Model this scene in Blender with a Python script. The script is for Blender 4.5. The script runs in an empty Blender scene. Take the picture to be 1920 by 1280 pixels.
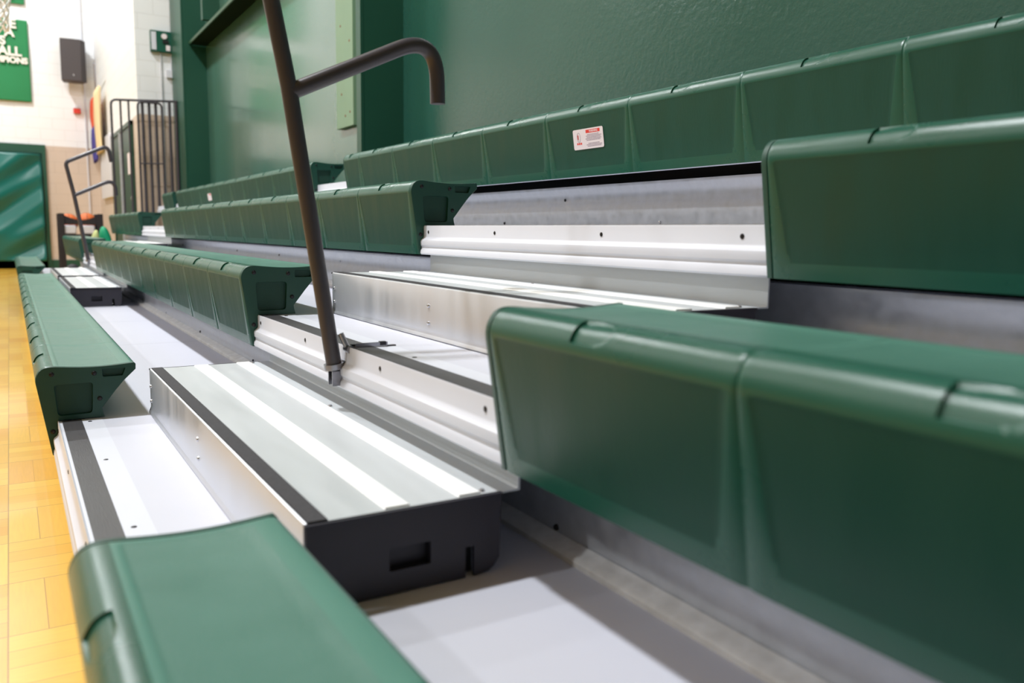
import bpy, bmesh, math, random
from mathutils import Vector, Matrix
random.seed(7)
C = bpy.context.scene
COL = C.collection
PI = math.pi
# ------------------------------------------------------------------ camera
ZC = 0.78                                   # camera height above the gym floor
cam_d = bpy.data.cameras.new('camera'); cam = bpy.data.objects.new('camera', cam_d); COL.objects.link(cam)
Rv = Vector((0.85469115, -0.51894503, 0.01410987)); Uv = Vector((0.05567689, 0.11865359, 0.9913735))
Fv = Rv.cross(Uv) * -1                      # viewing direction
M = Matrix(((Rv.x, Uv.x, -Fv.x, 0), (Rv.y, Uv.y, -Fv.y, 0), (Rv.z, Uv.z, -Fv.z, ZC), (0, 0, 0, 1)))
cam.matrix_world = M
cam_d.sensor_width = 36; cam_d.lens = 1538.6 / 1920 * 36
cam_d.clip_start = 0.02; cam_d.clip_end = 100
cam_d.dof.use_dof = True; cam_d.dof.focus_distance = 2.35; cam_d.dof.aperture_fstop = 3.2
C.camera = cam
# ------------------------------------------------------------------ view, world, lamps
C.view_settings.view_transform = 'Standard'; C.view_settings.look = 'None'
C.view_settings.gamma = 1; C.view_settings.use_curve_mapping = False
C.view_settings.exposure = 0.0
W = bpy.data.worlds.new('gym_air'); C.world = W; W.use_nodes = True
W.node_tree.nodes['Background'].inputs[0].default_value = (0.9, 0.95, 1.0, 1)
W.node_tree.nodes['Background'].inputs[1].default_value = 0.3
LAMP_W = 430
LAMPS = [(-1.35, 3.5), (-1.35, 9.2), (-1.35, 14.8), (-8.0, 3.5), (-8.0, 9.2), (-8.0, 14.8)]
CEIL = 8.6
LAMP_LIGHTS = []
for lx, ly in LAMPS:
    ld = bpy.data.lights.new('high_bay_light', 'AREA'); ld.shape = 'DISK'; ld.size = 0.6; ld.energy = LAMP_W * {3.5: 1.25, 9.2: .75, 14.8: .9}[ly] * (1.1 if lx > -4 else .55)
    ld.color = (0.93, 0.97, 1.0)
    lo = bpy.data.objects.new('high_bay_light', ld); lo.location = (lx, ly, CEIL - 0.86); COL.objects.link(lo)
    LAMP_LIGHTS.append(lo)

# ------------------------------------------------------------------ materials
def srgb(r, g, b):
    f = lambda c: (c / 12.92 if c <= .04045 else ((c + .055) / 1.055) ** 2.4)
    return (f(r / 255), f(g / 255), f(b / 255), 1)
MATS = {}
def mat(name, col, rough=.5, metal=0., noise=0., nscale=8., bump=0., bscale=40., stretch=(1, 1, 1), rvar=0., spec=.5, coat=0.):
    m = bpy.data.materials.new(name); m.use_nodes = True; nt = m.node_tree; N = nt.nodes; L = nt.links
    b = N['Principled BSDF']
    b.inputs['Base Color'].default_value = col; b.inputs['Roughness'].default_value = rough
    b.inputs['Metallic'].default_value = metal; b.inputs['Specular IOR Level'].default_value = spec
    if coat: b.inputs['Coat Weight'].default_value = coat; b.inputs['Coat Roughness'].default_value = .08
    tc = N.new('ShaderNodeTexCoord'); mp = N.new('ShaderNodeMapping'); mp.inputs['Scale'].default_value = stretch
    L.new(tc.outputs['Object'], mp.inputs[0])
    if noise or rvar:
        n = N.new('ShaderNodeTexNoise'); n.inputs['Scale'].default_value = nscale; n.inputs['Detail'].default_value = 6
        L.new(mp.outputs[0], n.inputs['Vector'])
        if noise:
            mx = N.new('ShaderNodeMix'); mx.data_type = 'RGBA'
            mx.inputs[6].default_value = tuple(c * (1 - noise) for c in col[:3]) + (1,)
            mx.inputs[7].default_value = tuple(min(1, c * (1 + noise)) for c in col[:3]) + (1,)
            L.new(n.outputs[0], mx.inputs[0]); L.new(mx.outputs[2], b.inputs['Base Color'])
        if rvar:
            mr = N.new('ShaderNodeMapRange'); mr.inputs[1].default_value = .3; mr.inputs[2].default_value = .7
            mr.inputs[3].default_value = max(0, rough - rvar); mr.inputs[4].default_value = min(1, rough + rvar)
            L.new(n.outputs[0], mr.inputs[0]); L.new(mr.outputs[0], b.inputs['Roughness'])
    if bump:
        n2 = N.new('ShaderNodeTexNoise'); n2.inputs['Scale'].default_value = bscale; n2.inputs['Detail'].default_value = 3
        L.new(mp.outputs[0], n2.inputs['Vector'])
        bp = N.new('ShaderNodeBump'); bp.inputs['Strength'].default_value = bump; bp.inputs['Distance'].default_value = .0015
        L.new(n2.outputs[0], bp.inputs['Height']); L.new(bp.outputs[0], b.inputs['Normal'])
    MATS[name] = m
    return m
GREEN = srgb(30, 92, 70)
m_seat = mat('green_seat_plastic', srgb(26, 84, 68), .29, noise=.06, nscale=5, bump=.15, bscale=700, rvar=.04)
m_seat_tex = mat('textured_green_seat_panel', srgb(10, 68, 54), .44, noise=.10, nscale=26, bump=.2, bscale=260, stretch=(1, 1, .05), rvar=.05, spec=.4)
m_seat_top = mat('grained_green_top_with_sheen', srgb(70, 118, 104), .40, noise=.08, nscale=9, bump=.4, bscale=420, rvar=.05, spec=.7)  # paler than the fronts: sheen of the seat tops put into the colour
m_cap = mat('green_end_cap_plastic', srgb(20, 70, 57), .45, noise=.06)
m_cap_dark = mat('green_pocket_with_shade', srgb(14, 62, 50), .6, noise=.1, bump=.2, bscale=600)  # pocket floors in a darker green, shade of the recess painted in
m_seat_edge = mat('smooth_green_seat_top_border', srgb(82, 130, 116), .36, noise=.06, nscale=6)  # lighter border tone, raised further by the same painted sheen
m_white = mat('white_powder_coated_metal', srgb(214, 216, 226), .38, noise=.02)
m_deck = mat('light_grey_deck_laminate', srgb(226, 226, 232), .45, noise=.04, nscale=3, rvar=.05)
m_galv = mat('galvanised_steel', srgb(206, 209, 216), .40, metal=.45, noise=.20, nscale=30, bump=.04, bscale=90, rvar=.10)
m_step = mat('brushed_aluminium_tread', srgb(204, 208, 211), .42, metal=.22, noise=.05, nscale=30, stretch=(1, .12, 1), rvar=.05)
m_stepf = mat('brushed_aluminium_riser', srgb(214, 217, 224), .36, metal=.6, noise=.10, nscale=12, stretch=(1, 1, .12), rvar=.08)
m_rib = mat('white_tread_rib', srgb(250, 250, 250), .45)
m_grip = mat('black_grit_strip', srgb(52, 50, 54), .75, noise=.55, nscale=160, bump=.5, bscale=500)
m_ribgrip = mat('dark_ribbed_rubber_strip', srgb(62, 60, 62), .45, noise=.25, nscale=60, stretch=(8, .1, 1), bump=.4, bscale=200)
m_black = mat('black_moulded_plastic', srgb(46, 44, 54), .55, noise=.12, nscale=30, bump=.15, bscale=300)
m_blackhole = mat('black_plastic_and_gap_shade', srgb(14, 14, 18), .8)  # for black parts, and for gaps and slots whose shade is painted in
m_rail = mat('bronze_painted_steel_tube', srgb(70, 66, 73), .34, metal=.05, noise=.12, nscale=6, bump=.05, bscale=200)
m_zinc = mat('zinc_plated_steel', srgb(150, 150, 158), .28, metal=.95, noise=.25, nscale=60)
m_screw = mat('dark_steel_screw', srgb(44, 42, 46), .35, metal=.6)
m_bolt = mat('bright_steel_rivet', srgb(210, 210, 215), .25, metal=.9)
m_rust = mat('rusty_bolt_head', srgb(128, 66, 40), .8, noise=.3, nscale=40)
m_lip = mat('cream_dusty_lip', srgb(242, 238, 232), .6, noise=.35, nscale=30, bump=.2, bscale=60)
m_wallg = mat('glossy_green_wall_paint', srgb(40, 86, 75), .24, noise=.14, nscale=1.2, bump=.9, bscale=45, rvar=.06, spec=.6)
m_colg = mat('green_painted_steel_column', srgb(30, 78, 62), .38, noise=.08, nscale=3, bump=.12, bscale=30)
m_ledge = mat('olive_green_painted_steel', srgb(44, 78, 52), .4, noise=.15, nscale=3)
m_ledged = mat('blackish_green_underside_shade', srgb(20, 34, 22), .95, spec=.05)  # ledge underside darkened, its shade put into the colour
m_plate = mat('pale_green_painted_plate', srgb(120, 150, 122), .4, noise=.08, nscale=6)
m_bays = mat('glossy_green_bay_with_reflection', srgb(70, 110, 97), .20, noise=.10, nscale=1.0, bump=.25, bscale=5, rvar=.05, spec=1.0, coat=.25)  # paler than the near wall: bright reflection put into the base colour
m_under = mat('dark_understructure_steel', srgb(46, 48, 54), .6, metal=.4)
m_labelw = mat('white_label_vinyl', srgb(235, 225, 230), .4)
m_red = mat('red_print', srgb(225, 60, 50), .5)
m_greytxt = mat('grey_print', srgb(165, 150, 165), .5)
m_ceil = mat('white_ceiling_paint', srgb(235, 235, 232), .8)
m_fix = mat('white_lamp_housing', srgb(220, 220, 220), .5)

def block_wall(name, upper, lower, split, axis):
    m = bpy.data.materials.new(name); m.use_nodes = True; nt = m.node_tree; N = nt.nodes; L = nt.links
    b = N['Principled BSDF']; b.inputs['Roughness'].default_value = .38
    g = N.new('ShaderNodeNewGeometry'); s = N.new('ShaderNodeSeparateXYZ'); L.new(g.outputs['Position'], s.inputs[0])
    c = N.new('ShaderNodeCombineXYZ'); L.new(s.outputs[axis], c.inputs[0]); L.new(s.outputs['Z'], c.inputs[1])
    br = N.new('ShaderNodeTexBrick'); br.inputs['Scale'].default_value = 1; br.inputs['Brick Width'].default_value = .4
    br.inputs['Row Height'].default_value = .2; br.inputs['Mortar Size'].default_value = .006; br.inputs['Mortar Smooth'].default_value = .6
    L.new(c.outputs[0], br.inputs['Vector'])
    gt = N.new('ShaderNodeMath'); gt.operation = 'GREATER_THAN'; gt.inputs[1].default_value = split; L.new(s.outputs['Z'], gt.inputs[0])
    mx = N.new('ShaderNodeMix'); mx.data_type = 'RGBA'; mx.inputs[6].default_value = lower; mx.inputs[7].default_value = upper
    L.new(gt.outputs[0], mx.inputs[0])
    m2 = N.new('ShaderNodeMix'); m2.data_type = 'RGBA'; m2.blend_type = 'MULTIPLY'; m2.inputs[7].default_value = (.88, .87, .86, 1)
    L.new(br.outputs['Fac'], m2.inputs[0]); L.new(mx.outputs[2], m2.inputs[6]); L.new(m2.outputs[2], b.inputs['Base Color'])
    bp = N.new('ShaderNodeBump'); bp.invert = True; bp.inputs['Strength'].default_value = .4; bp.inputs['Distance'].default_value = .004
    L.new(br.outputs['Fac'], bp.inputs['Height']); L.new(bp.outputs[0], b.inputs['Normal'])
    return m
WHITE = srgb(236, 238, 241); BEIGE = srgb(206, 190, 176)
m_endwall = block_wall('painted_block_end_wall', WHITE, BEIGE, 2.29, 'X')
m_sidewall = block_wall('painted_block_side_wall', WHITE, BEIGE, 2.30, 'Y')
m_brick = block_wall('painted_block_return_wall', WHITE, srgb(196, 176, 158), 2.30, 'X')
m_opp = block_wall('painted_block_opposite_wall', WHITE, srgb(60, 92, 80), 4.2, 'Y')  # unseen wall; dark lower band added to cut fill from this side
m_back = block_wall('painted_block_back_wall', WHITE, srgb(60, 88, 78), 4.6, 'X')  # unseen too, with a dark lower band added to dim the bounce

def parquet():
    m = bpy.data.materials.new('varnished_parquet'); m.use_nodes = True; nt = m.node_tree; N = nt.nodes; L = nt.links
    b = N['Principled BSDF']; B = .274
    def mth(op, a, bb=None, c=None):
        n = N.new('ShaderNodeMath'); n.operation = op
        for i, v in enumerate((a, bb, c)):
            if v is None: continue
            if isinstance(v, (int, float)): n.inputs[i].default_value = v
            else: L.new(v, n.inputs[i])
        return n.outputs[0]
    g = N.new('ShaderNodeNewGeometry'); s = N.new('ShaderNodeSeparateXYZ'); L.new(g.outputs['Position'], s.inputs[0])
    X = mth('DIVIDE', mth('ADD', s.outputs['X'], .045 + 30 * B), B); Y = mth('DIVIDE', mth('ADD', s.outputs['Y'], -2.04 + 60 * B), B)
    ix = mth('FLOOR', X); iy = mth('FLOOR', Y); fx = mth('FRACT', X); fy = mth('FRACT', Y)
    par = mth('MODULO', mth('ADD', ix, iy), 2)
    par = mth('GREATER_THAN', par, .5)
    along = mth('ADD', mth('MULTIPLY', fx, par), mth('MULTIPLY', fy, mth('SUBTRACT', 1, par)))   # coordinate across the slats
    sl = mth('MULTIPLY', along, 4); si = mth('FLOOR', sl); sf = mth('FRACT', sl)
    wn = N.new('ShaderNodeTexWhiteNoise'); wn.noise_dimensions = '3D'
    cv = N.new('ShaderNodeCombineXYZ'); L.new(ix, cv.inputs[0]); L.new(iy, cv.inputs[1]); L.new(si, cv.inputs[2]); L.new(cv.outputs[0], wn.inputs['Vector'])
    wb = N.new('ShaderNodeTexWhiteNoise'); wb.noise_dimensions = '2D'; cb = N.new('ShaderNodeCombineXYZ'); L.new(ix, cb.inputs[0]); L.new(iy, cb.inputs[1]); L.new(cb.outputs[0], wb.inputs['Vector'])
    r = N.new('ShaderNodeValToRGB'); r.color_ramp.elements[0].color = srgb(220, 154, 36); r.color_ramp.elements[1].color = srgb(246, 198, 78)
    f = mth('ADD', mth('MULTIPLY', wn.outputs['Value'], .45), mth('MULTIPLY', wb.outputs['Value'], .55)); L.new(f, r.inputs[0])
    # wood grain, stretched along each slat
    gx = mth('MULTIPLY', s.outputs['X'], mth('ADD', 12, mth('MULTIPLY', par, 140))); gy = mth('MULTIPLY', s.outputs['Y'], mth('SUBTRACT', 152, mth('MULTIPLY', par, 140)))
    gv = N.new('ShaderNodeCombineXYZ'); L.new(gx, gv.inputs[0]); L.new(gy, gv.inputs[1])
    gn = N.new('ShaderNodeTexNoise'); gn.inputs['Scale'].default_value = 1; L.new(gv.outputs[0], gn.inputs['Vector'])
    m1 = N.new('ShaderNodeMix'); m1.data_type = 'RGBA'; m1.blend_type = 'MULTIPLY'; m1.inputs[0].default_value = .18
    L.new(r.outputs[0], m1.inputs[6]); L.new(gn.outputs[0], m1.inputs[7])
    e1 = mth('LESS_THAN', mth('MINIMUM', sf, mth('SUBTRACT', 1, sf)), .014)
    e2 = mth('LESS_THAN', mth('MINIMUM', mth('MINIMUM', fx, mth('SUBTRACT', 1, fx)), mth('MINIMUM', fy, mth('SUBTRACT', 1, fy))), .0055)
    e = mth('MAXIMUM', mth('MULTIPLY', e1, mth('GREATER_THAN', wn.outputs['Value'], .35)), e2)
    m2 = N.new('ShaderNodeMix'); m2.data_type = 'RGBA'; m2.inputs[7].default_value = srgb(120, 74, 30)
    L.new(mth('MULTIPLY', e, .6), m2.inputs[0]); L.new(m1.outputs[2], m2.inputs[6]); L.new(m2.outputs[2], b.inputs['Base Color'])
    b.inputs['Roughness'].default_value = .32; b.inputs['Coat Weight'].default_value = .45; b.inputs['Coat Roughness'].default_value = .07
    return m
m_floor = parquet()

def deck_material():
    m = mat('deck_board', srgb(204, 205, 216), .42, noise=.05, nscale=2.5)
    nt = m.node_tree; N = nt.nodes; L = nt.links; b = N['Principled BSDF']
    src = b.inputs['Base Color'].links[0].from_socket
    g = N.new('ShaderNodeNewGeometry'); s = N.new('ShaderNodeSeparateXYZ'); L.new(g.outputs['Position'], s.inputs[0])
    a = N.new('ShaderNodeMath'); a.operation = 'ADD'; a.inputs[1].default_value = 20 - 3.93; ty = N.new('ShaderNodeMath'); ty.operation = 'MAXIMUM'; ty.inputs[1].default_value = 3.2; L.new(s.outputs['Y'], ty.inputs[0]); L.new(ty.outputs[0], a.inputs[0])
    f = N.new('ShaderNodeMath'); f.operation = 'FRACT'; L.new(a.outputs[0], f.inputs[0])
    l = N.new('ShaderNodeMath'); l.operation = 'LESS_THAN'; l.inputs[1].default_value = .003; L.new(f.outputs[0], l.inputs[0])
    mx = N.new('ShaderNodeMix'); mx.data_type = 'RGBA'; mx.inputs[7].default_value = srgb(120, 118, 128)
    L.new(l.outputs[0], mx.inputs[0]); L.new(src, mx.inputs[6]); L.new(mx.outputs[2], b.inputs['Base Color'])
    return m
m_deckb = deck_material()

# ------------------------------------------------------------------ mesh helpers
def link(name, me, m=None, parent=None, smooth=False, angle=40):
    o = bpy.data.objects.new(name, me); COL.objects.link(o)
    if m is not None:
        for k in (m if isinstance(m, (list, tuple)) else [m]): me.materials.append(k)
    if parent is not None: o.parent = parent
    if smooth:
        for p in me.polygons: p.use_smooth = True
        me.set_sharp_from_angle(angle=math.radians(angle))
    return o
def done(name, bm, m, parent=None, smooth=False, angle=40, bevel=0, seg=2):
    bmesh.ops.recalc_face_normals(bm, faces=bm.faces)
    me = bpy.data.meshes.new(name); bm.to_mesh(me); bm.free()
    o = link(name, me, m, parent, smooth or bevel > 0, angle)
    if bevel:
        md = o.modifiers.new('bevel', 'BEVEL'); md.width = bevel; md.segments = seg; md.limit_method = 'ANGLE'; md.angle_limit = math.radians(35)
    return o
def box(bm, x0, x1, y0, y1, z0, z1, mi=0):
    v = [bm.verts.new(p) for p in ((x0, y0, z0), (x1, y0, z0), (x1, y1, z0), (x0, y1, z0), (x0, y0, z1), (x1, y0, z1), (x1, y1, z1), (x0, y1, z1))]
    for f in ((0, 3, 2, 1), (4, 5, 6, 7), (0, 1, 5, 4), (1, 2, 6, 5), (2, 3, 7, 6), (3, 0, 4, 7)):
        bm.faces.new([v[i] for i in f]).material_index = mi
    return v
def prism(bm, pts, y0, y1, mi=0):                      # closed XZ profile swept along Y
    a = [bm.verts.new((x, y0, z)) for x, z in pts]; b = [bm.verts.new((x, y1, z)) for x, z in pts]
    n = len(pts)
    for i in range(n): bm.faces.new((a[i], a[(i + 1) % n], b[(i + 1) % n], b[i])).material_index = mi
    bm.faces.new(a[::-1]).material_index = mi; bm.faces.new(b).material_index = mi
def cyl(bm, p0, p1, r, n=16, r2=None):
    p0, p1 = Vector(p0), Vector(p1); d = (p1 - p0).normalized(); u = d.orthogonal().normalized(); w = d.cross(u)
    r2 = r if r2 is None else r2
    A = [bm.verts.new(p0 + (u * math.cos(t) + w * math.sin(t)) * r) for t in [2 * PI * i / n for i in range(n)]]
    B = [bm.verts.new(p1 + (u * math.cos(t) + w * math.sin(t)) * r2) for t in [2 * PI * i / n for i in range(n)]]
    for i in range(n): bm.faces.new((A[i], A[(i + 1) % n], B[(i + 1) % n], B[i]))
    bm.faces.new(A[::-1]); bm.faces.new(B)
def tube(bm, pts, r, n=16, cap=True):
    pts = [Vector(p) for p in pts]; rings = []; u = None
    for i, p in enumerate(pts):
        d = ((pts[min(i + 1, len(pts) - 1)] - p).normalized() + (p - pts[max(i - 1, 0)]).normalized()).normalized()
        if u is None: u = d.orthogonal().normalized()
        else: u = (u - d * u.dot(d)).normalized()
        w = d.cross(u)
        rings.append([bm.verts.new(p + (u * math.cos(2 * PI * k / n) + w * math.sin(2 * PI * k / n)) * r) for k in range(n)])
    for a, b in zip(rings, rings[1:]):
        for k in range(n): bm.faces.new((a[k], a[(k + 1) % n], b[(k + 1) % n], b[k]))
    if cap: bm.faces.new(rings[0][::-1]); bm.faces.new(rings[-1])
def fillet(pts, r, n=8):                               # round the inner corners of a polyline
    pts = [Vector(p) for p in pts]; out = [pts[0]]
    for a, b, c in zip(pts, pts[1:], pts[2:]):
        d1 = (a - b).normalized(); d2 = (c - b).normalized(); ang = d1.angle(d2); t = min(r / math.tan(ang / 2), (.9 if a is pts[0] else .48) * (a - b).length, (.86 if c is pts[-1] else .48) * (c - b).length)
        p, q = b + d1 * t, b + d2 * t
        for i in range(n + 1):
            s = i / n; out.append((p * (1 - s) ** 2 + b * 2 * s * (1 - s) + q * s * s))
    out.append(pts[-1]); return out
def dome(bm, c, nrm, r, h=.45):                        # screw or rivet head
    c = Vector(c); nrm = Vector(nrm).normalized(); u = nrm.orthogonal().normalized(); w = nrm.cross(u); prev = None
    for k, (rr, hh) in enumerate(((1, -.3), (1, .1), (.8, .75 * h + .1), (.45, h + .1))):
        ring = [bm.verts.new(c + (u * math.cos(2 * PI * i / 12) + w * math.sin(2 * PI * i / 12)) * r * rr + nrm * r * hh) for i in range(12)]
        if prev:
            for i in range(12): bm.faces.new((prev[i], prev[(i + 1) % 12], ring[(i + 1) % 12], ring[i]))
        prev = ring
    bm.faces.new(prev)
def thing(name, label, cat, loc=(0, 0, 0), group=None):
    o = bpy.data.objects.new(name, None); COL.objects.link(o); o.location = loc; o.empty_display_size = .1
    return tag(o, label, cat, group)
def tag(o, label, cat, group=None):
    o['label'] = label; o['category'] = cat
    if group: o['group'] = group
    return o
def struct(o): o['kind'] = 'structure'; return o
def text(name, body, size, m, parent, loc, rot, align='CENTER', off=.0, ext=.0006, sx=1.):
    cu = bpy.data.curves.new(name, 'FONT'); cu.body = body; cu.size = size; cu.align_x = align; cu.align_y = 'CENTER'; cu.offset = off; cu.extrude = ext
    o = bpy.data.objects.new(name, cu); COL.objects.link(o)
    dg = bpy.context.evaluated_depsgraph_get(); me = bpy.data.meshes.new_from_object(o.evaluated_get(dg)); bpy.data.objects.remove(o); bpy.data.curves.remove(cu)
    o = link(name, me, m, parent); o.location = loc; o.rotation_euler = rot; o.scale = (sx, 1, 1)
    return o

# ------------------------------------------------------------------ the hall
WX = 2.30; EY = 18.0; SX = 1.56; RY = 12.25; OX = -15.0; BY = -9.0
def wall(name, *b, m=None):
    bm = bmesh.new(); box(bm, *b); return struct(done(name, bm, m))
wall('floor', OX, WX + .2, BY, EY, -.1, 0, m=m_floor)
wall('ceiling', OX, WX + .2, BY, EY, CEIL, CEIL + .1, m=m_ceil)
wall('wall_end', OX - .2, WX + .2, EY, EY + .2, -.1, CEIL + .1, m=m_endwall)
wall('wall_left', OX - .2, OX, BY, EY, -.1, CEIL + .1, m=m_opp)
wall('wall_back', OX - .2, WX + .2, BY - .2, BY, -.1, CEIL + .1, m=m_back)
wall('wall_right', WX, WX + .2, BY, 5.25, 0, CEIL, m=m_wallg)
wall('wall_bay', WX, WX + .2, 5.25, RY, 0, CEIL, m=m_bays)
wall('wall_return', SX + .0, WX, RY, RY + .2, 0, CEIL, m=m_brick)
wall('wall_side', SX, SX + .2, RY + .2, EY, 0, CEIL, m=m_sidewall)
wall('trim_end', OX, SX, EY - .03, EY, 0, .16, m=m_colg)
for i, lo in enumerate(LAMP_LIGHTS):
    x, y, z = lo.location
    t = thing('high_bay_lamp', 'round white lamp over %s, %s' % ('the bleachers' if x > -4 else 'the far side of the court', {3.5: 'nearest the camera', 9.2: 'middle of its row', 14.8: 'nearest the end wall'}[round(y, 1)]), 'ceiling lamp', (x, y, CEIL), 'high bay lamps over the court')
    bm = bmesh.new(); cyl(bm, (0, 0, 0), (0, 0, -.5), .012); done('stem', bm, m_fix, t)
    bm = bmesh.new(); cyl(bm, (0, 0, -.5), (0, 0, -.82), .12, 24, .38); done('shade', bm, m_fix, t)

# near and far green steel columns, ledge and bolted plate
def column(x0, y0, y1, label):
    t = thing('steel_column', label, 'column', (WX, y0, 0))
    bm = bmesh.new(); box(bm, x0 - WX, x0 + .024 - WX, 0, y1 - y0, 0, CEIL); done('flange', bm, m_colg, t, bevel=.003)
    bm = bmesh.new(); box(bm, x0 + .024 - WX, 0, 0.0, (y1 - y0) * .55, 0, CEIL); done('web', bm, m_colg, t)
    return t
column(2.0, 5.207, 5.29, 'green painted steel column beside the bolted pale plate')
column(2.0, 11.44, 12.22, 'green painted steel column at the far end of the bleachers')
bm = bmesh.new(); box(bm, 2.262, WX-.001, 6.049, 6.42, ZC + .795, 5.5)
pl = thing('bolted_plate', 'pale green steel plate with rusty bolts on the bay wall', 'wall plate', (0, 0, 0))
done('plate', bm, m_plate, pl, bevel=.003)
for y, z in ((6.12, .90), (6.22, .88), (6.30, 1.05), (6.31, 1.28), (6.12, 1.42), (6.31, 1.56), (6.12, 1.75), (6.31, 1.9)):
    bm = bmesh.new(); dome(bm, (2.265, y, ZC + z), (-1, 0, 0), .011); done('bolt', bm, m_rust, pl)
lg = thing('wall_ledge', 'dark green horizontal steel ledge running high along the bay wall', 'ledge', (WX, 5.3, ZC + 2.33))
bm = bmesh.new(); box(bm, -.20, 0, 0, 6.13, 0, .012); done('shelf', bm, m_ledged, lg)
bm = bmesh.new(); box(bm, -.215, -.20, 0, 6.13, -.002, .030); done('fascia', bm, m_ledge, lg)
bm = bmesh.new(); box(bm, 2.1, 2.3, 10.6, 10.68, 3.25, 4.4)
tag(done('wall_bracket', bm, m_colg), 'green vertical bracket standing on the wall ledge near the far column', 'bracket')

# ------------------------------------------------------------------ bleachers
RX = [0.0655, 0.5913, 1.1249, 1.6728]; RZ = [-.5967 + ZC, -.3377 + ZC, -.0705 + ZC, .1954 + ZC]
NT = .089                                              # top of nosing above the seat bottom line
Y0, Y1 = -.90, 11.75
ORD = ['lowest', 'second', 'third', 'top']
A1 = (1.02, 2.42); A2 = (7.50, 8.94)                   # the two aisles
PROF = [(.020, .089), (.0165, .092), (.0152, .088), (.0152, .058), (.0125, .053), (.0045, .046), (.003, .040), (.004, .030), (.0075, .0255), (.0075, .021), (.003, .014), (.002, .004), (.006, .0), (.030, .0), (.030, .02), (.12, .02), (.12, .089)]
for k in range(4):
    x, z = RX[k], RZ[k]; nx = (RX[k + 1] if k < 3 else 1.985) - x
    t = thing('bleacher_deck', 'white %s bleacher deck tier with ribbed nosing, %s' % (ORD[k], ['next to the wooden floor', 'the one the handrails clamp onto', 'level with the camera', 'against the green wall'][k]), 'bleacher deck', (x, 0, z))
    bm = bmesh.new(); prism(bm, PROF, Y0, Y1); done('nosing', bm, m_white, t, smooth=True, angle=30)
    bm = bmesh.new(); box(bm, .1065, nx + (.16 if k < 3 else 0), Y0, Y1, .070, .0885); done('deck_board', bm, m_deckb, t)
    for a, b in (A1, A2):
        if k < 3:
            bm = bmesh.new(); box(bm, .0255, .071, a, b, .088, .0905); done('grip_strip', bm, m_ribgrip, t)['label'] = 'dark ribbed anti-slip strip'
            q = [.05, .47, .95, 1.37]
            for s in q:
                bm = bmesh.new(); dome(bm, (.0152, (a + s), .0715), (-1, 0, 0), .0052, .2); done('screw', bm, m_screw, t, smooth=True)
                bm = bmesh.new(); dome(bm, (.089, (a + s), .0892), (0, 0, 1), .005, .1); done('screw', bm, m_screw, t, smooth=True)
    if k < 3:                                           # rear beam and its dusty lip
        bx = nx + .158
        bm = bmesh.new(); prism(bm, [(bx, .0885), (bx + .002, .12), (bx - .004, .165), (bx + .004, .185), (bx + .004, .222), (bx - .006, .238), (bx - .006, .249), (bx + .03, .251), (bx + .03, .0885)], Y0, Y1)
        done('rear_beam', bm, m_galv, t, smooth=True, angle=50)['label'] = 'galvanised steel rear beam'
        bm = bmesh.new(); prism(bm, [(bx - .034, .088), (bx - .034, .097), (bx - .030, .101), (bx - .012, .103), (bx, .108), (bx, .088)], Y0, Y1)
        done('rear_lip', bm, m_lip, t, smooth=True)['label'] = 'cream dusty rear lip'
        for i in range(24):
            bm = bmesh.new(); dome(bm, (bx, .58 + i * .5, .114) if i % 2 else (bx + .003, .63 + i * .5, .200), (-1, 0, 0), .0055)
            done('beam_bolt', bm, m_screw if i % 3 else m_bolt, t, smooth=True)
    bm = bmesh.new(); box(bm, .255, .262, Y0, Y1, -.13 if k else -.05, .0705); done('gap_shade_sheet', bm, m_blackhole, t)  # added black sheet, stands in for the shade in the gap
    for yy in (-.6, 3.2, 7.0, 11.4):
        bm = bmesh.new(); box(bm, .30, .36, yy - .03, yy + .03, -z, .071); done('support_post', bm, m_under, t)

# seat modules ---------------------------------------------------------------
MW = .457
def arc(cx, cz, r, a0, a1, n): return [(cx + r * math.cos(a0 + (a1 - a0) * i / n), cz + r * math.sin(a0 + (a1 - a0) * i / n)) for i in range(n + 1)]
def seat_profile():
    f = [(0.000, 0.000)]
    top = .2345; r = .040
    for i in range(1, 15): f.append((-.0295 * (i / 14.) ** 1.0, .192 * i / 14.))
    f += [(-.0300, .200), (-.0290, .208), (-.0262, .216), (-.0218, .2235), (-.0160, .2295), (-.0090, .2333), (-.0010, .2352), (.0080, .2358), (.0180, .2352)]
    n = 16
    for i in range(1, n + 1):
        s = i / n; f.append((.018 + (.196 - .018) * s, .2352 - .0052 * math.sin(s * PI) - .001 * s))
    f += [(.204, .2335), (.2085, .2305), (.2090, .222), (.205, .214)]
    return f
SP = seat_profile()
def arclen(p):
    d = [0]
    for a, b in zip(p, p[1:]): d.append(d[-1] + math.hypot(b[0] - a[0], b[1] - a[1]))
    return d
def smooth01(a, b, x):
    t = max(0, min(1, (x - a) / (b - a))); return t * t * (3 - 2 * t)
SEAT_CACHE = {}
def densify(p, i0, i1, k):
    out = list(p[:i0])
    for i in range(i0, i1):
        a, b, c, d = (Vector(p[max(j, 0)]) for j in (i - 1, i, i + 1, i + 2))
        for q in range(k):
            t = q / k; v = .5 * ((2 * b) + (c - a) * t + (2 * a - 5 * b + 4 * c - d) * t * t + (3 * b - a - 3 * c + d) * t ** 3)
            out.append((v.x, v.y))
    return out + list(p[i1:])
SPD = densify(SP, 12, 26, 4)
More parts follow.
